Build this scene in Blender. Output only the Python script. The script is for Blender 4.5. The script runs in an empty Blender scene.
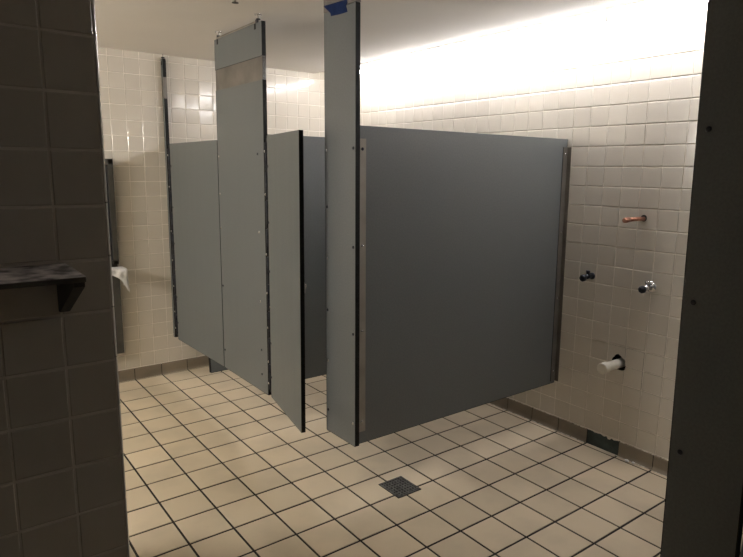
import bpy, bmesh, math, random
from mathutils import Vector, Matrix, noise
random.seed(7)
S = bpy.context.scene
COL = S.collection
R = math.radians

# ------------------------------------------------------------------ materials
def mat(name, base, rough=.5, metal=0.0, emit=None, strength=0, spec=.5):
    m = bpy.data.materials.new(name); m.use_nodes = True
    b = m.node_tree.nodes['Principled BSDF']
    b.inputs['Base Color'].default_value = (*base, 1)
    b.inputs['Roughness'].default_value = rough
    b.inputs['Metallic'].default_value = metal
    b.inputs['Specular IOR Level'].default_value = spec
    if emit:
        b.inputs['Emission Color'].default_value = (*emit, 1)
        b.inputs['Emission Strength'].default_value = strength
    return m

def nodes(m):
    nt = m.node_tree
    return nt.nodes, nt.links, nt.nodes['Principled BSDF']

def noise_mix(m, c1, c2, scale=8, detail=4, lo=.35, hi=.65, bump=0, bump_scale=None, bump_dist=.002):
    N, L, b = nodes(m)
    tc = N.new('ShaderNodeTexCoord')
    nz = N.new('ShaderNodeTexNoise'); nz.inputs['Scale'].default_value = scale; nz.inputs['Detail'].default_value = detail
    L.new(tc.outputs['Object'], nz.inputs['Vector'])
    rp = N.new('ShaderNodeValToRGB')
    rp.color_ramp.elements[0].position = lo; rp.color_ramp.elements[0].color = (*c1, 1)
    rp.color_ramp.elements[1].position = hi; rp.color_ramp.elements[1].color = (*c2, 1)
    L.new(nz.outputs['Fac'], rp.inputs['Fac']); L.new(rp.outputs['Color'], b.inputs['Base Color'])
    if bump:
        n2 = N.new('ShaderNodeTexNoise'); n2.inputs['Scale'].default_value = bump_scale or scale*4
        L.new(tc.outputs['Object'], n2.inputs['Vector'])
        bp = N.new('ShaderNodeBump'); bp.inputs['Strength'].default_value = bump; bp.inputs['Distance'].default_value = bump_dist
        L.new(n2.outputs['Fac'], bp.inputs['Height']); L.new(bp.outputs['Normal'], b.inputs['Normal'])
    return m

def tile_mat(name, c1, c2, rough, bscale, bump, stain, stain_scale=2.5, stain_lo=.30, stain_hi=.55, bdist=.0015):
    """glazed tile: a tint of its own for every tile, gentle waviness, faint grime"""
    m = mat(name, c1, rough); N, L, b = nodes(m)
    g = N.new('ShaderNodeNewGeometry'); tc = N.new('ShaderNodeTexCoord')
    rp = N.new('ShaderNodeValToRGB')
    rp.color_ramp.elements[0].color = (*c1, 1); rp.color_ramp.elements[1].color = (*c2, 1)
    L.new(g.outputs['Random Per Island'], rp.inputs['Fac'])
    nz = N.new('ShaderNodeTexNoise'); nz.inputs['Scale'].default_value = stain_scale; nz.inputs['Detail'].default_value = 6
    L.new(tc.outputs['Object'], nz.inputs['Vector'])
    mr = N.new('ShaderNodeMapRange'); mr.inputs['From Min'].default_value = stain_lo; mr.inputs['From Max'].default_value = stain_hi
    mr.inputs['To Min'].default_value = stain; mr.inputs['To Max'].default_value = 1
    L.new(nz.outputs['Fac'], mr.inputs['Value'])
    mx = N.new('ShaderNodeMix'); mx.data_type = 'RGBA'; mx.blend_type = 'MULTIPLY'; mx.inputs[0].default_value = 1
    L.new(rp.outputs['Color'], mx.inputs[6]); L.new(mr.outputs['Result'], mx.inputs[7])
    L.new(mx.outputs[2], b.inputs['Base Color'])
    n2 = N.new('ShaderNodeTexNoise'); n2.inputs['Scale'].default_value = bscale; n2.inputs['Detail'].default_value = 2
    L.new(tc.outputs['Object'], n2.inputs['Vector'])
    bp = N.new('ShaderNodeBump'); bp.inputs['Strength'].default_value = bump; bp.inputs['Distance'].default_value = bdist
    L.new(n2.outputs['Fac'], bp.inputs['Height']); L.new(bp.outputs['Normal'], b.inputs['Normal'])
    n3 = N.new('ShaderNodeMapRange'); n3.inputs['To Min'].default_value = rough*.75; n3.inputs['To Max'].default_value = rough*1.3
    L.new(nz.outputs['Fac'], n3.inputs['Value']); L.new(n3.outputs['Result'], b.inputs['Roughness'])
    return m

M = {}
M['wall_tile'] = tile_mat('glazed cream wall tile', (.588,.543,.465), (.612,.567,.488), .13, 8, .22, .96)
M['wall_grout'] = noise_mix(mat('pale wall grout', (.5,.42,.33), .85), (.72,.67,.59), (.80,.75,.67), 14)
M['floor_tile'] = tile_mat('matt beige floor tile', (.60,.505,.36), (.68,.57,.41), .50, 30, .25, .88, 3.2, .36, .54)
M['floor_grout'] = noise_mix(mat('dark floor grout', (.03,.022,.015), .9), (.010,.007,.005), (.024,.017,.011), 20)
M['base_tile'] = tile_mat('brown beige cove base tile', (.20,.165,.118), (.24,.198,.142), .42, 20, .25, .78, 6)
M['caulk'] = noise_mix(mat('chalky caulk line', (.55,.5,.42), .9), (.35,.29,.22), (.75,.7,.62), 25)
M['ceiling'] = noise_mix(mat('painted ceiling', (.75,.71,.66), .8), (.72,.685,.635), (.77,.735,.685), 1.5, 3, .3, .7, .15, 60, .001)
M['white_paint'] = mat('white slot paint', (.82,.80,.78), .7)
M['plaster'] = noise_mix(mat('painted plaster', (.25,.25,.25), .8), (.23,.23,.23), (.27,.27,.27), 3)
M['adhesive'] = noise_mix(mat('old dark adhesive bed', (.02,.03,.028), .6), (.018,.030,.028), (.045,.066,.060), 18, 5, .35, .7, .6, 40, .004)
M['cavity'] = noise_mix(mat('black hole lining and slot shade', (.006,.005,.004), .95), (.003,.003,.002), (.012,.010,.008), 30)  # near-black lining of the wall hole; also paints the dark of slots and drain

lam = mat('grey laminate', (.20,.22,.215), .42)
noise_mix(lam, (.104,.112,.110), (.121,.130,.128), 140, 3, .35, .65)
N_, L_, B_ = nodes(lam)
tc_ = N_.new('ShaderNodeTexCoord'); mp_ = N_.new('ShaderNodeMapping'); mp_.inputs['Scale'].default_value = (7, 7, .9)
mp_.inputs['Rotation'].default_value = (0, R(17), 0)
st_ = N_.new('ShaderNodeTexNoise'); st_.inputs['Scale'].default_value = 3; st_.inputs['Detail'].default_value = 5
L_.new(tc_.outputs['Object'], mp_.inputs['Vector']); L_.new(mp_.outputs['Vector'], st_.inputs['Vector'])
mr_ = N_.new('ShaderNodeMapRange'); mr_.inputs['From Min'].default_value = .4; mr_.inputs['From Max'].default_value = .62
mr_.inputs['To Min'].default_value = .44; mr_.inputs['To Max'].default_value = .455
L_.new(st_.outputs['Fac'], mr_.inputs['Value']); L_.new(mr_.outputs['Result'], B_.inputs['Roughness'])
M['laminate'] = lam
M['edge'] = noise_mix(mat('black core edge', (.006,.006,.006), .6, spec=.2), (.004,.004,.004), (.010,.010,.010), 60)
M['steel'] = noise_mix(mat('brushed stainless', (.42,.38,.33), .34, 1), (.36,.32,.27), (.50,.46,.40), 9, 5)
M['dull_steel'] = noise_mix(mat('stained steel', (.16,.145,.125), .5, .5), (.125,.112,.095), (.20,.18,.155), 7, 6)
M['dark_steel'] = noise_mix(mat('dark brown steel', (.075,.07,.06), .5, .4), (.06,.056,.048), (.09,.084,.072), 10)
M['strip_steel'] = noise_mix(mat('dull grey brown strip', (.15,.135,.11), .5, .4), (.125,.112,.092), (.175,.158,.13), 7, 6)
M['pale_strip'] = noise_mix(mat('dull beige steel strip', (.27,.245,.205), .5, .15), (.22,.195,.16), (.30,.275,.23), 7, 6)
M['chrome'] = noise_mix(mat('chrome', (.75,.75,.77), .14, 1), (.68,.68,.70), (.8,.8,.82), 20)
M['black_iron'] = noise_mix(mat('blackened metal', (.02,.022,.028), .35, .6), (.012,.014,.02), (.04,.042,.05), 30)
M['copper'] = noise_mix(mat('old copper', (.36,.16,.10), .45, .8), (.22,.085,.05), (.50,.26,.18), 40, 4)
M['pvc'] = noise_mix(mat('ivory plastic pipe', (.74,.70,.60), .42), (.68,.64,.54), (.78,.74,.64), 15)
M['tape'] = noise_mix(mat('blue masking tape', (.007,.016,.052), .85, spec=.08), (.010,.020,.066), (.015,.029,.088), 40)
M['paper'] = noise_mix(mat('white paper towel', (.72,.71,.70), .9), (.66,.65,.64), (.78,.77,.76), 50)
M['wood'] = noise_mix(mat('worn dark shelf top', (.2,.17,.15), .5), (.05,.04,.034), (.62,.57,.53), 22, 6, .38, .62, .5, 40, .002)
M['iron_bracket'] = noise_mix(mat('dark painted bracket', (.035,.03,.026), .5), (.025,.022,.018), (.05,.044,.038), 20)
M['grate'] = noise_mix(mat('dull cast grate', (.10,.097,.09), .5, .6), (.06,.058,.052), (.15,.145,.135), 60)
M['chip'] = noise_mix(mat('white tile crumb', (.85,.83,.80), .7), (.75,.73,.70), (.9,.88,.86), 60)
M['tube'] = mat('lit fluorescent tube', (1,1,1), .4, emit=(1.0,.98,1.01), strength=97)
M['lens'] = mat('lit warm diffuser', (1,1,1), .4, emit=(1.0,.96,.90), strength=190)

# ------------------------------------------------------------------ mesh helpers
class MB:
    def __init__(s): s.bm = bmesh.new()
    def box(s, x0, x1, y0, y1, z0, z1, bev=0, rot=None, mi=0):
        bm = s.bm
        geom = bmesh.ops.create_cube(bm, size=1)['verts']
        c = Vector(((x0+x1)/2, (y0+y1)/2, (z0+z1)/2))
        for v in geom:
            v.co = Vector((v.co.x*(x1-x0), v.co.y*(y1-y0), v.co.z*(z1-z0)))
            if rot is not None: v.co = rot @ v.co
            v.co += c
        fs = set(f for v in geom for f in v.link_faces)
        for f in fs: f.material_index = mi
        if bev:
            es = list(set(e for v in geom for e in v.link_edges))
            r = bmesh.ops.bevel(bm, geom=es, offset=bev, segments=2, profile=.6, affect='EDGES')
            for f in r['faces']: f.material_index = mi
        return s
    def lathe(s, base, axis, prof, seg=20, cap=True):
        """profile = list of (distance along axis, radius)"""
        a = Vector(axis).normalized()
        u = a.orthogonal().normalized(); v = a.cross(u)
        rings = []
        for d, r in prof:
            rings.append([s.bm.verts.new(Vector(base) + a*d + (u*math.cos(2*math.pi*i/seg) + v*math.sin(2*math.pi*i/seg))*r) for i in range(seg)])
        for k in range(len(rings)-1):
            for i in range(seg):
                j = (i+1) % seg
                f = s.bm.faces.new((rings[k][i], rings[k][j], rings[k+1][j], rings[k+1][i])); f.smooth = len(prof) > 2
        if cap:
            s.bm.faces.new(list(reversed(rings[0]))); s.bm.faces.new(rings[-1])
        return s
    def tube(s, pts, r, seg=12):
        pts = [Vector(p) for p in pts]; rings = []
        for i, p in enumerate(pts):
            t = (pts[min(i+1, len(pts)-1)] - pts[max(i-1, 0)]).normalized()
            u = t.cross(Vector((.13, .2, .97))).normalized(); v = t.cross(u)
            rr = r[i] if isinstance(r, (list, tuple)) else r
            rings.append([s.bm.verts.new(p + (u*math.cos(2*math.pi*k/seg) + v*math.sin(2*math.pi*k/seg))*rr) for k in range(seg)])
        for k in range(len(rings)-1):
            for i in range(seg):
                j = (i+1) % seg
                f = s.bm.faces.new((rings[k][i], rings[k][j], rings[k+1][j], rings[k+1][i])); f.smooth = True
        s.bm.faces.new(list(reversed(rings[0]))); s.bm.faces.new(rings[-1])
        return s
    def prism(s, poly, d):
        """closed polygon (list of 3D points) extruded along vector d"""
        a = [s.bm.verts.new(Vector(p)) for p in poly]; b = [s.bm.verts.new(Vector(p)+Vector(d)) for p in poly]
        n = len(a)
        s.bm.faces.new(a); s.bm.faces.new(list(reversed(b)))
        for i in range(n): s.bm.faces.new((a[i], b[i], b[(i+1) % n], a[(i+1) % n]))
        return s
    def build(s, name, mats, parent=None):
        bmesh.ops.recalc_face_normals(s.bm, faces=s.bm.faces)
        me = bpy.data.meshes.new(name); s.bm.to_mesh(me); s.bm.free()
        for m in (mats if isinstance(mats, (list, tuple)) else [mats]): me.materials.append(m)
        o = bpy.data.objects.new(name, me); COL.objects.link(o)
        if parent: o.parent = parent
        return o

def raw(name, verts, faces, mats, fmi=None):
    me = bpy.data.meshes.new(name); me.from_pydata(verts, [], faces)
    for m in mats: me.materials.append(m)
    if fmi: me.polygons.foreach_set('material_index', fmi)
    me.update()
    o = bpy.data.objects.new(name, me); COL.objects.link(o); return o

def tag(o, label, cat, group=None):
    o['label'] = label; o['category'] = cat
    if group: o['group'] = group
    return o
def struct(o): o['kind'] = 'structure'; return o
def empty(name, loc, label, cat, group=None, rz=0):
    o = bpy.data.objects.new(name, None); COL.objects.link(o); o.empty_display_size = .1
    o.location = loc; o.rotation_euler = (0, 0, rz)
    return tag(o, label, cat, group)
def plab(o, label): o['label'] = label; return o

# ------------------------------------------------------------------ key dimensions (metres)
PW, BW, CZ = 1.870, 2.055, 2.395            # plumbing wall x, far wall y, ceiling height
YN, XL = -3.3, -3.1                         # near and left limits of the room
SLOT = 1.61                                 # ceiling stops here: light slot along the plumbing wall

# ------------------------------------------------------------------ tiled surfaces
class Tiles:
    """One mesh of pillow-edged tiles laid on a grout bed; P(u,v,h) maps wall coordinates to space."""
    def __init__(s, P): s.P = P; s.v = []; s.f = []; s.mi = []
    def quad(s, u0, u1, v0, v1, h, mi):
        k = len(s.v); s.v += [s.P(u0, v0, h), s.P(u1, v0, h), s.P(u1, v1, h), s.P(u0, v1, h)]
        s.f.append((k, k+1, k+2, k+3)); s.mi.append(mi)
    def tile(s, u0, u1, v0, v1, h, bevel, deep, tilt, drop=.62, vb=1.5):
        hs = [h + random.uniform(-tilt, tilt) for _ in range(3)]; hs.append(hs[0] + hs[2] - hs[1])
        k = len(s.v)
        s.v += [s.P(u0, v0, -deep), s.P(u1, v0, -deep), s.P(u1, v1, -deep), s.P(u0, v1, -deep)]
        b1, b2, dp = bevel*.30, bevel, bevel*drop; w1, w2 = b1*vb, b2*vb
        s.v += [s.P(u0+b1, v0+w1, hs[0]-dp), s.P(u1-b1, v0+w1, hs[1]-dp), s.P(u1-b1, v1-w1, hs[2]-dp), s.P(u0+b1, v1-w1, hs[3]-dp)]
        s.v += [s.P(u0+b2, v0+w2, hs[0]), s.P(u1-b2, v0+w2, hs[1]), s.P(u1-b2, v1-w2, hs[2]), s.P(u0+b2, v1-w2, hs[3])]
        for a in (0, 4):
            for i in range(4):
                j = (i+1) % 4; s.f.append((k+a+i, k+a+j, k+a+4+j, k+a+4+i)); s.mi.append(0)
        s.f.append((k+8, k+9, k+10, k+11)); s.mi.append(0)
    def field(s, U, V, pu, pv, ou, ov, gap, bevel, deep, lip, tilt, skip=None):
        i0, i1 = math.floor((U[0]-ou)/pu), math.ceil((U[1]-ou)/pu)
        j0, j1 = math.floor((V[0]-ov)/pv), math.ceil((V[1]-ov)/pv)
        for i in range(i0, i1):
            for j in range(j0, j1):
                if skip and skip(i, j): continue
                a0, a1 = max(ou+i*pu, U[0])+gap/2, min(ou+(i+1)*pu, U[1])-gap/2
                b0, b1 = max(ov+j*pv, V[0])+gap/2, min(ov+(j+1)*pv, V[1])-gap/2
                if a1-a0 < 4*bevel or b1-b0 < 4*bevel: continue
                s.tile(a0, a1, b0, b1, random.uniform(-lip, lip), bevel, deep, tilt)
    def build(s, name, mats): return raw(name, s.v, s.f, mats, s.mi)

# floor: 8 inch tiles
T = .2032
fl = Tiles(lambda u, v, h: (u, v, h))
fl.quad(XL, PW+.02, YN, BW+.02, -.0022, 1)
DR = (.553, .701, -.443, -.281)             # floor drain opening
fl.field((XL, PW), (YN, BW), T, T, 0, 0, .0092, .0018, .004, .0004, .0004)
struct(fl.build('floor', [M['floor_tile'], M['floor_grout']]))

# plumbing wall (right), with the ragged hole round the drain stub
HC = (-.770, .540)                          # hole centre (y, z)
def in_hole(y, z):
    a = math.atan2(z-HC[1], y-HC[0]); r = math.hypot(y-HC[0], z-HC[1])
    return r < .041 + .006*math.sin(2*a-.3) + .003*math.sin(5*a+1)
rw = Tiles(lambda u, v, h: (PW-h, u, v))
PT = .1094; OU, OV = -.8035, .09
hi = [i for i in range(-2, 3) if abs(OU+(i+.5)*PT-HC[0]) < PT/2+.055]
hj = [j for j in range(2, 7) if abs(OV+(j+.5)*PT-HC[1]) < PT/2+.055]
hole_tiles = {(i, j) for i in hi for j in hj}
hu0, hu1 = OU+min(hi)*PT, OU+(max(hi)+1)*PT; hv0, hv1 = OV+min(hj)*PT, OV+(max(hj)+1)*PT
G = -.0026
for a in ((YN, hu0, 0, 2.62), (hu1, BW+.02, 0, 2.62), (hu0, hu1, 0, hv0), (hu0, hu1, hv1, 2.62)):
    rw.quad(*a, G, 1)
rw.field((YN, BW), (.0, 2.62), PT, PT, OU, OV, .0034, .0022, .004, .0006, .00035, lambda i, j: (i, j) in hole_tiles or j < 0)
step = .0035
nu, nv = round((hu1-hu0)/step), round((hv1-hv0)/step)
du, dv = (hu1-hu0)/nu, (hv1-hv0)/nv
for i in range(nu):
    for j in range(nv):
        y, z = hu0+(i+.5)*du, hv0+(j+.5)*dv
        if in_hole(y, z): continue
        fu, fv = ((y-OU) % PT), ((z-OV) % PT)
        g = min(fu, PT-fu) < .0022 or min(fv, PT-fv) < .0022
        rw.quad(hu0+i*du, hu0+(i+1)*du, hv0+j*dv, hv0+(j+1)*dv, G if g else 0, 1 if g else 0)
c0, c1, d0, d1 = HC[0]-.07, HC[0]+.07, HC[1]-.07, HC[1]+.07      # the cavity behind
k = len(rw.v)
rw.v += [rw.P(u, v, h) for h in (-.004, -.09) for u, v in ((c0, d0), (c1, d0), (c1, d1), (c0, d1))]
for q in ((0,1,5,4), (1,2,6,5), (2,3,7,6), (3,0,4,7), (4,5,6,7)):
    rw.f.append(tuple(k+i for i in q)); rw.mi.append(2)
struct(rw.build('wall_right', [M['wall_tile'], M['wall_grout'], M['cavity']]))

# far wall
bw = Tiles(lambda u, v, h: (u, BW-h, v))
bw.quad(XL, PW+.02, 0, 2.62, -.0019, 1)
bw.field((XL, PW), (0, 2.62), .1075, .1075, .155, .09, .0032, .0022, .003, .0004, .0008, lambda i, j: j < 0)
struct(bw.build('wall_far', [M['wall_tile'], M['wall_grout']]))

# near tiled partition wall on the left (front face plus its end)
NX, NY, NT = -.888, -1.22, 1.24  # unseen depth shaped to block the wall light from the right pilaster
nw = Tiles(lambda u, v, h: (u, NY-h, v))
nw.quad(XL, NX-.006, 0, CZ, -.0014, 1)
nw.field((XL, NX-.006), (0, CZ), .1094, .1094, NX-.101-.1094*30, .084, .0026, .0022, .003, .0004, .0004)
ne = Tiles(lambda u, v, h: (NX+h, u, v))
ne.quad(NY+.006, NY+NT, 0, CZ, -.0014, 1)
ne.field((NY+.006, NY+NT), (0, CZ), .1094, .1094, NY, .09, .0022, .0030, .003, .0004, .0004)
nb = Tiles(lambda u, v, h: (u, NY+NT+h, v))
nb.quad(XL, NX-.003, 0, CZ, -.0014, 1)
nb.field((XL, NX), (0, CZ), .1094, .1094, NX-.1094*30, .09, .0022, .0030, .003, .0006, .0006)
for t in (ne, nb):
    o = len(nw.v); nw.v += t.v; nw.f += [tuple(i+o for i in f) for f in t.f]; nw.mi += t.mi
for j in range(-1, 22):                      # bullnose bead on the corner
    z0, z1 = max(0, .09+j*.1094)+.0012, min(CZ, .09+(j+1)*.1094)-.0012
    for a in range(8):
        k = len(nw.v); cs = [(NX-.006+.006*math.sin(t), NY+.006-.006*math.cos(t)) for t in (math.pi/2*a/8, math.pi/2*(a+1)/8)]
        nw.v += [(cs[0][0], cs[0][1], z0), (cs[1][0], cs[1][1], z0), (cs[1][0], cs[1][1], z1), (cs[0][0], cs[0][1], z1)]
        nw.f.append((k, k+1, k+2, k+3)); nw.mi.append(0)
struct(nw.build('wall_left', [M['wall_tile'], M['wall_grout']]))

# unseen limits of the room
struct(MB().box(XL-.1, XL, YN, BW+.1, 0, 2.62).build('wall_outer', M['plaster']))
struct(MB().box(XL-.1, PW+.1, YN-.1, YN, 0, 2.62).build('wall_near', M['plaster']))
struct(MB().box(.375, PW+.05, -2.12, -2.0, 0, 2.62).build('wall_light_block', M['plaster']))  # unseen wall added to keep the slot light off the near end
# ceiling: slab ending at the light slot, with the slot box above it
cm = MB()
cm.box(XL-.1, SLOT, YN-.1, BW+.1, CZ, CZ+.22)
struct(cm.build('ceiling', [M['ceiling']]))
struct(MB().box(SLOT-.005, PW+.1, YN-.1, BW+.1, 2.56, 2.62).build('trim_1', M['white_paint']))

# cove base tiles
def base_run(name, P, n0, n1, lo, hi_, skip=()):
    m = MB()
    for n in range(n0, n1):
        if n in skip: continue
        a, b = max(n*T, lo)+.0028, min((n+1)*T, hi_)-.0028
        if b-a < .02: continue
        pf = [(0, 0), (.016, 0), (.0125, .004), (.0085, .012), (.0065, .022), (.006, .076), (.0045, .083), (.001, .0865), (0, .0865)]
        m.prism([P(a, h, z) for h, z in pf], Vector(P(b, 0, 0))-Vector(P(a, 0, 0)))
    return m
br = base_run('baseboard_right', lambda u, h, z: (PW-h, u, z), -17, 11, YN, BW, skip=(-4,))
struct(br.build('baseboard_right', M['base_tile']))
bf = base_run('baseboard_far', lambda u, h, z: (u, BW-h, z), -16, 10, XL, PW)
struct(bf.build('baseboard_far', M['base_tile']))
# dark joints behind the base tiles
struct(MB().box(PW-.0035, PW+.01, YN, -4*T, 0, .083).box(PW-.0035, PW+.01, -3*T, BW, 0, .083).build('trim_2', M['floor_grout']))
struct(MB().box(XL, PW, BW-.0035, BW+.01, 0, .083).build('trim_3', M['floor_grout']))
# where one base tile is missing: dark bed with a ragged upper lip
am = MB(); am.box(PW-.0012, PW+.01, -4*T, -3*T, 0, .088)
struct(am.build('trim_4', M['adhesive']))
lip = MB(); n = 26; top = []; bot = []
for i in range(n+1):
    y = -4*T + T*i/n
    d = .003 + .010*max(0, noise.noise(Vector((i*.37, 2.2, 0)))+.15) + (.010 if 7 <= i <= 9 else 0)
    top.append((PW-.0030, y, .093)); bot.append((PW-.0030, y, .089-d))
lip.prism(top + bot[::-1], (.0022, 0, 0))
struct(lip.build('trim_5', M['wall_grout']))
# caulk bead along the floor edge and on top of the base (chalky white)
ck = MB()
random.seed(3)
for i in range(60):
    y = -1.5 + i*.05
    if -4*T-.02 < y < -3*T: continue
    ck.box(PW-.0075, PW-.0008, y, y+.05*random.uniform(.5, 1), .0855, .0855+random.uniform(.0012, .0032))
    if y > -1.2: ck.box(PW-.0185, PW-.013, y, y+.05*random.uniform(.6, 1.0), 0, random.uniform(.002, .004))
struct(ck.build('trim_6', M['caulk']))

# ------------------------------------------------------------------ bolts
bolt_bm = MB().lathe((0, 0, 0), (-1, 0, 0), [(0, .0075), (.0015, .0075), (.0035, .0055), (.0045, .0025)], 12)
bolt_src = bolt_bm.build('bolt', M['chrome']); bolt_me = bolt_src.data; bpy.data.objects.remove(bolt_src)
dark_me = bolt_me.copy(); dark_me.materials[0] = M['black_iron']
def bolt(parent, loc, facing='x', dark=False):
    o = bpy.data.objects.new('bolt', dark_me if dark else bolt_me); COL.objects.link(o)
    o.parent = parent; o.location = loc
    if facing == 'y': o.rotation_euler = (0, 0, R(90))      # local -x turns to -y
    plab(o, 'dark bolt head' if dark else 'shiny bolt head')
    return o

# ------------------------------------------------------------------ pilasters (front faces at local x = 0, facing -x)
TH = .024
def slab(root, name, x0, x1, y0, y1, z0, z1, ends='y', edge=.0022):
    """grey laminate board with black core edges on its narrow sides"""
    b = MB().box(x0, x1, y0, y1, z0, z1, .0012).build(name, M['laminate'], root)
    e = MB()
    if ends == 'y':
        e.box(x0+.0004, x1-.0004, y0-edge, y0+.001, z0, z1); e.box(x0+.0004, x1-.0004, y1-.001, y1+edge, z0, z1)
        e.box(x0+.0004, x1-.0004, y0, y1, z0-edge, z0+.001)
    else:
        e.box(x0-edge, x0+.001, y0+.0004, y1-.0004, z0, z1); e.box(x1-.001, x1+edge, y0+.0004, y1-.0004, z0, z1)
        e.box(x0, x1, y0+.0004, y1-.0004, z0-edge, z0+.001)
    plab(e.build('core_edge', M['edge'], root), 'black core edge')
    return b

PG = 'ceiling hung pilasters of the stall row'
# nearest full-height pilaster in the middle of the picture
p1 = empty('pilaster', (.340, 0, 0), 'tall narrow grey pilaster with blue tape near its top, joined to the big panel', 'pilaster', PG)
slab(p1, 'board', 0, TH, -.352, -.108, .30, 2.272)
ch = MB().box(-.0015, TH+.0015, -.354, -.106, 2.274, 2.3952, .001)
plab(ch.build('top_sleeve', M['dull_steel'], p1), 'bare steel sleeve at the ceiling')
for i, z in enumerate((1.672, 1.413, 1.17, .917, .665, .41)): bolt(p1, (0, -.122, z), dark=i % 2 == 1)
for i, z in enumerate((1.676, 1.242, .841, .411)): bolt(p1, (0, -.337, z), dark=i != 3)

p1.rotation_euler = (R(-.55), 0, 0); p1.location.y = -.020
# wide pilaster with bare band
p2 = empty('pilaster', (.333, 0, 0), 'wide grey pilaster with a bare steel band across it, hung beside the open stall door', 'pilaster', PG)
slab(p2, 'board', 0, TH, .498, 1.125, .288, 2.056)
slab(p2, 'upper_board', 0, TH, .498, 1.125, 2.178, 2.352)
plab(MB().box(.002, TH-.002, .499, 1.124, 2.05, 2.184).box(.001, TH-.001, .496, .4995, 2.05, 2.184).build('band', M['dull_steel'], p2), 'bare stained steel band')
plab(MB().box(.003, TH-.003, .496, .4985, 2.05, 2.184).build('band_end', M['chrome'], p2), 'shiny band end')
plab(MB().box(.004, TH-.004, .545, 1.10, 2.352, 2.364, .001).build('top_rail', M['steel'], p2), 'pale steel rail')
for y in (.555, 1.085):
    rd = MB().lathe((TH/2, y, 2.33), (0, 0, 1), [(0, .0045), (.064, .0045)], 10)
    rod = plab(rd.build('threaded_rod', M['steel'], p2), 'steel rod')
    MB().lathe((TH/2, y, 2.366), (0, 0, 1), [(0, .012), (.007, .012)], 6).build('nut', M['black_iron'], rod)
    MB().lathe((TH/2, y, 2.388), (0, 0, 1), [(0, .011), (.002, .020), (.006, .021)], 16).build('washer', M['chrome'], rod)
for y in (.572, 1.078):
    plab(MB().box(-.0012, .003, y-.010, y+.010, 2.320, 2.350, .001).build('slot', M['cavity'], p2), 'black patch painted for the shade in the adjusting slot')  # raised black patch paints the shade inside each slot hole
plab(MB().box(-.004, .004, .535, .56, 2.348, 2.366, .001).build('rail_clip', M['black_iron'], p2), 'black clip')
for i, z in enumerate((1.668, 1.235, .833, .543, .394)): bolt(p2, (0, .572, z), dark=i in (0, 3, 4))
for z in (1.66, 1.43, 1.215, .84, .41): bolt(p2, (0, 1.108, z), dark=z < 1)

# slim pilaster against the far wall
p3 = empty('pilaster', (.308, 0, 0), 'slim pilaster standing edge-on against the far tiled wall', 'pilaster', PG)
slab(p3, 'board', 0, TH, 2.018, 2.050, .29, 2.085)
slab(p3, 'upper_board', 0, TH, 2.018, 2.050, 2.235, 2.362)
plab(MB().box(-.001, TH+.001, 2.016, 2.048, 2.085, 2.235).build('band', M['dull_steel'], p3), 'bare steel band')
rod = MB().lathe((TH/2, 2.034, 2.34), (0, 0, 1), [(0, .0045), (.055, .0045)], 10).build('threaded_rod', M['steel'], p3)
MB().lathe((TH/2, 2.034, 2.366), (0, 0, 1), [(0, .013), (.008, .013)], 6).build('nut', M['black_iron'], rod)
plab(MB().box(-.003, .003, 2.028, 2.038, 2.318, 2.345).build('slot', M['cavity'], p3), 'black patch painted for the shade in the adjusting slot')  # black block, the dark of the slot put into its colour
plab(MB().box(.006, TH+.012, 2.046, 2.0535, .29, 2.36, .001).build('wall_channel', M['dark_steel'], p3), 'dark wall channel')

# right foreground pilaster
p4 = empty('pilaster', (.340, -1.81, 0), 'dark shadowed grey pilaster filling the right edge of the view', 'pilaster', PG)
slab(p4, 'board', 0, TH, -.184, -.004, .30, 2.272)
plab(MB().box(-.0015, TH+.0015, -.186, -.002, 2.274, 2.3952, .001).build('top_sleeve', M['dull_steel'], p4), 'bare steel sleeve at the ceiling')
for z in (1.69, 1.265, .865, .42): bolt(p4, (0, -.03, z), dark=z > .5)
p4.rotation_euler = (R(-1.0), 0, 0); p4.location.y = -1.828

# ------------------------------------------------------------------ partition panels (grey boards between stalls)
XG = 'stall side panels'
def panel(y, x0, label, front=True):
    r = empty('partition_panel', (0, y, 0), label, 'partition', XG)
    slab(r, 'board', x0, PW-.004, 0, .026, .303, 1.778, ends='x')
    plab(MB().box(x0-.004, x0+.040, -.0022, .0005, .36, 1.722, .0008).build('pilaster_bracket', M['pale_strip'], r), 'stained beige steel strip')
    wb = MB().box(PW-.040, PW-.001, -.0032, -.0002, .315, 1.732, .0008).box(PW-.0045, PW-.0012, -.028, -.003, .315, 1.732, .0006)
    plab(wb.build('wall_bracket', M['strip_steel'], r), 'dark steel wall bracket')
    plab(MB().box(PW-.0435, PW-.040, -.0016, .0002, .315, 1.732).build('bracket_line', M['edge'], r), 'black line beside the bracket')  # black strip drawn for the dark line along the bracket
    for i, z in enumerate((1.677, 1.249, .852, .410)):
        bolt(r, (x0+.020, -.0022, z), 'y', dark=i == 0)
    for z in (1.69, 1.24, .84, .38): bolt(r, (PW-.020, -.0032, z), 'y')
    return r
pn = panel(-.357, .371, 'large grey stall panel reaching from the taped pilaster to the right tiled wall')
pn.rotation_euler = (R(-.7), 0, 0)
panel(.580, .367, 'grey stall panel glimpsed behind the open stall door')

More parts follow.
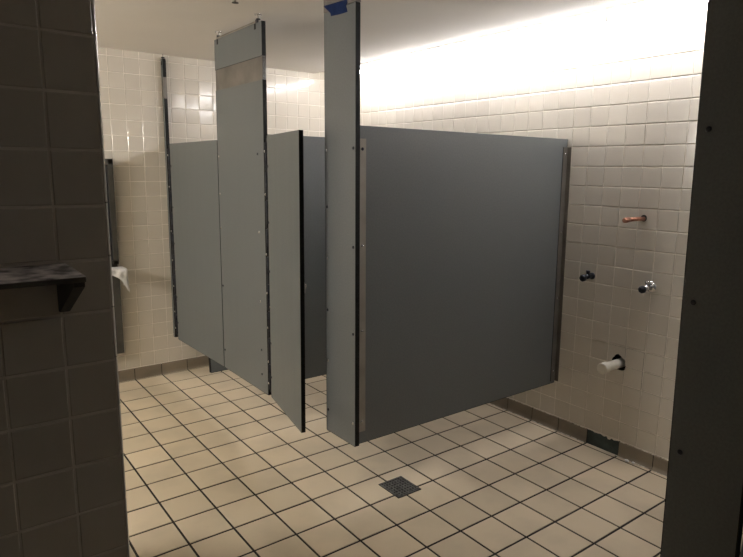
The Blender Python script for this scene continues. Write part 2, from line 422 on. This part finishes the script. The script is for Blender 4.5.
# ------------------------------------------------------------------ stall doors: local hinge at origin, door runs towards -y
def door(loc, rz, width, z0, z1, label, hinge_in=.0):
    r = empty('stall_door', loc, label, 'door', 'grey stall doors', rz)
    slab(r, 'board', 0, .022, -width, -.056, z0, z1, edge=.0015)
    hb = MB(); n = 9; L = (z1-z0-.06)/n
    for i in range(n):
        a = z0+.03+i*L
        hb.lathe((.005, -.020, a), (0, 0, 1), [(0, .0062), (.002, .0075), (L-.006, .0075), (L-.004, .0062)], 12)
    h = plab(hb.build('hinge', M['black_iron'], r), 'long dark hinge')
    
    plab(MB().box(.009, .022, -.0545, .0035, z0+.01, z1-.01).build('hinge_strip', M['edge'], r), 'black strip filling the hinge gap')  # black strip stands for the dark hinge gap and edge
    for i, z in enumerate((1.60, 1.30, 1.03, .83, .62, .42)):
        bolt(r, (-.0002, -.068, z), dark=i != 3)
    for z in (1.68, 1.45, 1.12, .90, .70, .50, .37): bolt(r, (-.0025, -.020, z))
    for z in (1.58, 1.22, .98, .58, .45): bolt(r, (.0085, -.044, z))
    lk = MB().box(.022, .038, -width+.03, -width+.11, 1.0, 1.05, .002).lathe((.038, -width+.07, 1.025), (1, 0, 0), [(0, .010), (.015, .010)], 14)
    plab(lk.build('latch', M['chrome'], r), 'chrome slide latch')
    return r
door((.332, .490, 0), R(-11.4), .586, .300, 1.762, 'narrow grey stall door swung open beside the taped pilaster')
door((.311, 2.012, 0), R(1.35), .881, .288, 1.762, 'wide closed grey stall door between the far wall and the banded pilaster')

# removed board leaning on the far wall inside the far stall
lp = empty('loose_board', (.528, 1.856, 0), 'narrow grey board with black edge, its foot showing under the closed stall door', 'board')
slab(lp, 'board', 0, .155, 0, .024, .003, 1.34, ends='x', edge=.006)
lp.rotation_euler = (R(-6.6), 0, 0)

# ------------------------------------------------------------------ blue tape
tp = MB()
yz = [(-.104, 2.306), (-.16, 2.303), (-.235, 2.300), (-.291, 2.297), (-.294, 2.282), (-.283, 2.272), (-.288, 2.262), (-.294, 2.246), (-.24, 2.247), (-.165, 2.252), (-.160, 2.266), (-.148, 2.275), (-.128, 2.288)]
tp.prism([(.3383, y, z) for y, z in yz], (-.0005, 0, 0))
tag(tp.build('masking_tape', M['tape']), 'torn strip of blue masking tape stuck near the top of the narrow pilaster', 'tape')

# ------------------------------------------------------------------ plumbing on the right wall
t = empty('copper_pipe', (PW, -.839, 1.35), 'bare copper pipe stub sticking out of the right tiled wall', 'pipe')
MB().tube([(.02, 0, 0), (-.06, 0, .002), (-.145, .001, .001)], .0105).build('tube', M['copper'], t)
MB().tube([(-.140, .001, .001), (-.143, .001, .001), (-.182, .002, -.001), (-.185, .002, -.001)], [.0105, .0135, .0135, .010]).build('end_fitting', M['copper'], t)
plab(MB().lathe((-.0008, .001, .004), (-1, 0, 0), [(0, .018), (.0015, .017)], 14).build('wall_ring', M['cavity'], t), 'dark ragged ring at the wall')

def valve(y, z, label, shiny):
    r = empty('stop_valve', (PW, y, z), label, 'valve', 'shutoff valves on the right wall')
    mb, mf = (M['chrome'], M['chrome']) if shiny else (M['black_iron'], M['black_iron'])
    k = 1.25 if shiny else .85
    fl_ = MB().lathe((0, 0, 0), (-1, 0, 0), [(0, .024*k), (.003, .023*k), (.008, .016*k), (.010, .012*k)], 24)
    plab(fl_.build('escutcheon', mf, r), 'chrome wall flange' if shiny else 'dark wall flange')
    b = MB().tube([(-.006, 0, 0), (-.030, 0, 0), (-.031, 0, 0), (-.060, 0, 0), (-.061, 0, 0), (-.072, 0, 0)], [.010, .010, .0145, .0145, .010, .010])
    b.tube([(-.042, 0, 0), (-.042, 0, .022), (-.042, 0, .0225), (-.042, 0, .036)], [.009, .009, .0115, .0115])
    b.build('body', mb, r)
    h = MB().tube([(-.064, 0, -.002), (-.080, 0, -.002)], .006)
    h.lathe((-.072, 0, -.004), (-1, 0, 0), [(0, .010), (.003, .018), (.008, .021), (.020, .021), (.026, .017), (.028, .008)], 8)
    plab(h.build('handle', M['black_iron'], r), 'blackened handle')
    return r
valve(-.558, 1.003, 'dark left stop valve low on the right tiled wall beside the panel bracket', False)
valve(-.912, .995, 'stop valve with bright chrome flange, right of the other valve on the tiled wall', True)

t = empty('drain_pipe', (PW, -.758, .529), 'ivory capped drain pipe stub poking from a ragged hole in the right wall', 'pipe')
MB().lathe((.06, 0, 0), (-1, 0, 0), [(0, .026), (.20, .026)], 28).build('tube', M['pvc'], t)
MB().lathe((-.108, 0, 0), (-1, 0, 0), [(0, .0265), (.001, .0315), (.0015, .0315), (.040, .0315), (.0405, .0313), (.0415, .0300), (.0416, .0200)], 28).build('cap', M['pvc'], t)

# ------------------------------------------------------------------ floor drain
x0, x1, y0, y1 = DR
t = empty('floor_drain', ((x0+x1)/2, (y0+y1)/2, 0), 'square metal floor drain grate set in the beige floor tiles', 'drain')
w, d = (x1-x0)/2, (y1-y0)/2
f = MB()
for a in ((-w, w, -d, -d+.012), (-w, w, d-.012, d), (-w, -w+.012, -d, d), (w-.012, w, -d, d)): f.box(*a, .0006, .0050, .0006)
plab(f.build('frame', M['grate'], t), 'dull metal rim')
plab(MB().box(-w+.006, w-.006, -d+.006, d-.006, .0006, .0012).build('sump_shade', M['cavity'], t), 'black sheet painted for the shade below the grate')  # flat black sheet paints the shade of the drain, no depth below
g = MB(); nb_ = 7
for i in range(nb_):
    c = -w+.012+(2*w-.024)*(i+.5)/nb_; g.box(c-.0040, c+.0040, -d+.008, d-.008, .0015, .0045)
    c = -d+.012+(2*d-.024)*(i+.5)/nb_; g.box(-w+.008, w-.008, c-.0042, c+.0042, .0015, .0042)
g.build('grate', M['grate'], t)

# white crumbs by the wall
CG = 'white crumbs on the floor by the right wall'
for i, (x, y, r, lab) in enumerate(((1.838, -.885, .011, 'larger white crumb on the floor against the base of the right wall'),
                               (1.845, -.918, .0085, 'smaller white crumb lying just right of the larger one by the wall'))):
    bm = bmesh.new(); bmesh.ops.create_icosphere(bm, subdivisions=2, radius=r)
    for v in bm.verts: v.co *= 1+.5*noise.noise(v.co*120+Vector((i*3, 0, 0))); v.co.z *= .6
    zmin = min(v.co.z for v in bm.verts)
    for v in bm.verts: v.co.z -= zmin
    m_ = MB(); m_.bm.free(); m_.bm = bm
    o = m_.build('crumb', M['chip']); o.location = (x, y, .0004); tag(o, lab, 'crumb', CG)

# ------------------------------------------------------------------ shelf on the near wall
t = empty('wall_shelf', (-.976, NY, 1.394), 'worn dark shelf on brackets fixed to the near left tiled wall', 'shelf')
MB().box(-.62, 0, -.186, -.001, -.010, 0, .002).build('board', M['wood'], t)
plab(MB().box(-.62, -.001, -.188, -.184, -.010, -.001, .001).build('front_lip', M['strip_steel'], t), 'dull front lip')
for x in (-.019, -.60):
    b = MB().prism([(x, -.001, -.012), (x, -.176, -.012), (x, -.176, -.020), (x, -.016, -.096), (x, -.001, -.096)], (.018, 0, 0))
    bk = b.build('bracket', M['iron_bracket'], t)
    MB().lathe((x+.018, -.03, -.075), (1, 0, 0), [(0, .006), (.003, .004)], 10).build('screw', M['dark_steel'], bk)

# ------------------------------------------------------------------ towel cabinet on the far wall
t = empty('towel_dispenser', (-.078, BW-.003, 0), 'tall dark steel towel cabinet with waste bin, half hidden behind the near left wall', 'dispenser')
c = MB()
c.box(-.36, 0, -.012, -.001, .235, 1.645, .001)
for a in ((-.36, 0, 1.605, 1.645), (-.36, 0, .90, .93), (-.36, -.32, .90, 1.645), (-.036, 0, .90, 1.645)): c.box(a[0], a[1], -.055, -.010, a[2], a[3], .003)
c.build('cabinet', M['dark_steel'], t)
plab(MB().box(-.322, -.034, -.040, -.011, .925, 1.607, .002).build('door', M['black_iron'], t), 'black recessed panel')  # black panel set back inside the frame
b = MB().box(-.36, 0, -.055, -.011, .235, .845, .004)
b.build('waste_bin', M['dark_steel'], t)

# crumpled paper towel hanging out of it
bm = bmesh.new(); nx, nz = 12, 16; gv = []
for j in range(nz+1):
    row = []
    for i in range(nx+1):
        s_, q = i/nx, j/nz
        arc = q*1.0
        x = -.215 + .165*s_ + .020*q*s_ - .06*q*(1-s_)*0
        if arc < .4: y, z = BW-.045-.070*(arc/.4), .880-.010*(arc/.4)
        else: y, z = BW-.115-.006*(arc-.4), .870-(.03+.15*s_**3)*(arc-.4)/.6
        n1 = noise.noise(Vector((x*22, z*16, 1.3))); n2 = noise.noise(Vector((x*50, z*40, 7.1)))
        row.append(bm.verts.new((x+.006*n2, y-.020*abs(n1)-.006*n2, z+.010*n1)))
    gv.append(row)
for j in range(nz):
    for i in range(nx):
        f = bm.faces.new((gv[j][i], gv[j][i+1], gv[j+1][i+1], gv[j+1][i])); f.smooth = True
m_ = MB(); m_.bm.free(); m_.bm = bm
o = m_.build('paper_towel', M['paper']); o.modifiers.new('thickness', 'SOLIDIFY').thickness = .0012
tag(o, 'crumpled white paper towel drooping over the waste bin of the towel cabinet', 'paper towel')

# ------------------------------------------------------------------ sprinkler head
t = empty('sprinkler_head', (.085, .27, CZ), 'small sprinkler head hanging from the ceiling in front of the banded pilaster', 'sprinkler')
MB().lathe((0, 0, 0), (0, 0, -1), [(0, .028), (.004, .026), (.008, .012)], 20).build('escutcheon', M['chrome'], t)
MB().lathe((0, 0, -.006), (0, 0, -1), [(0, .008), (.014, .008), (.016, .005), (.036, .004)], 12).build('stem', M['steel'], t)
MB().lathe((0, 0, -.040), (0, 0, -1), [(0, .004), (.001, .016), (.003, .016)], 16).build('deflector', M['dark_steel'], t)

# ------------------------------------------------------------------ lamps of the room
for k_ in range(3):
    y0 = -1.80 + k_*1.20
    t = empty('strip_light', (1.765, y0, 2.56), 'fluorescent strip light hidden in the ceiling slot above the right tiled wall', 'light', 'strip lights in the ceiling slot')
    MB().box(-.035, .035, 0, 1.195, -.150, -.001, .003).build('housing', M['white_paint'], t)
    MB().lathe((0, .010, -.190), (0, 1, 0), [(0, .009), (.004, .0128), (1.171, .0128), (1.175, .009)], 16).build('tube', M['tube'], t)
    MB().box(-.009, .009, .001, .009, -.200, -.145, .001).build('socket', M['white_paint'], t)
    MB().box(-.009, .009, 1.186, 1.194, -.200, -.145, .001).build('socket', M['white_paint'], t)

t = empty('wall_light', (XL, 1.02, 1.97), 'warm wall light over the washing area behind the near left wall', 'light')
MB().box(.001, .05, -.36, .36, -.06, .06, .004).build('housing', M['white_paint'], t)
plab(MB().box(.048, .12, -.35, .35, -.055, .055, .012).build('diffuser', M['lens'], t), 'lit diffuser')

# ------------------------------------------------------------------ world, camera, view
w = bpy.data.worlds.new('World'); S.world = w; w.use_nodes = True
w.node_tree.nodes['Background'].inputs['Color'].default_value = (0, 0, 0, 1)

yaw, pit, rol = .643071327, -.175785348, .0120215559
fw = Vector((math.sin(yaw)*math.cos(pit), math.cos(yaw)*math.cos(pit), math.sin(pit)))
rt = Vector((math.cos(yaw), -math.sin(yaw), 0)); up = rt.cross(fw)
r2 = rt*math.cos(rol) + up*math.sin(rol); u2 = -rt*math.sin(rol) + up*math.cos(rol)
cd = bpy.data.cameras.new('camera'); cam = bpy.data.objects.new('camera', cd); COL.objects.link(cam)
mw = Matrix((( r2.x, u2.x, -fw.x, -5.90973465*T), (r2.y, u2.y, -fw.y, -12.5015913*T), (r2.z, u2.z, -fw.z, 7.78166536*T), (0, 0, 0, 1)))
cam.matrix_world = mw
cd.sensor_width = 36; cd.lens = 603.881/743*36; cd.clip_start = .02
S.camera = cam
S.view_settings.view_transform = 'Standard'; S.view_settings.look = 'None'
S.view_settings.gamma = 1; S.view_settings.use_curve_mapping = False
S.view_settings.exposure = 0.0
S.cycles.use_denoising = True
S.cycles.max_bounces = 12; S.cycles.diffuse_bounces = 8
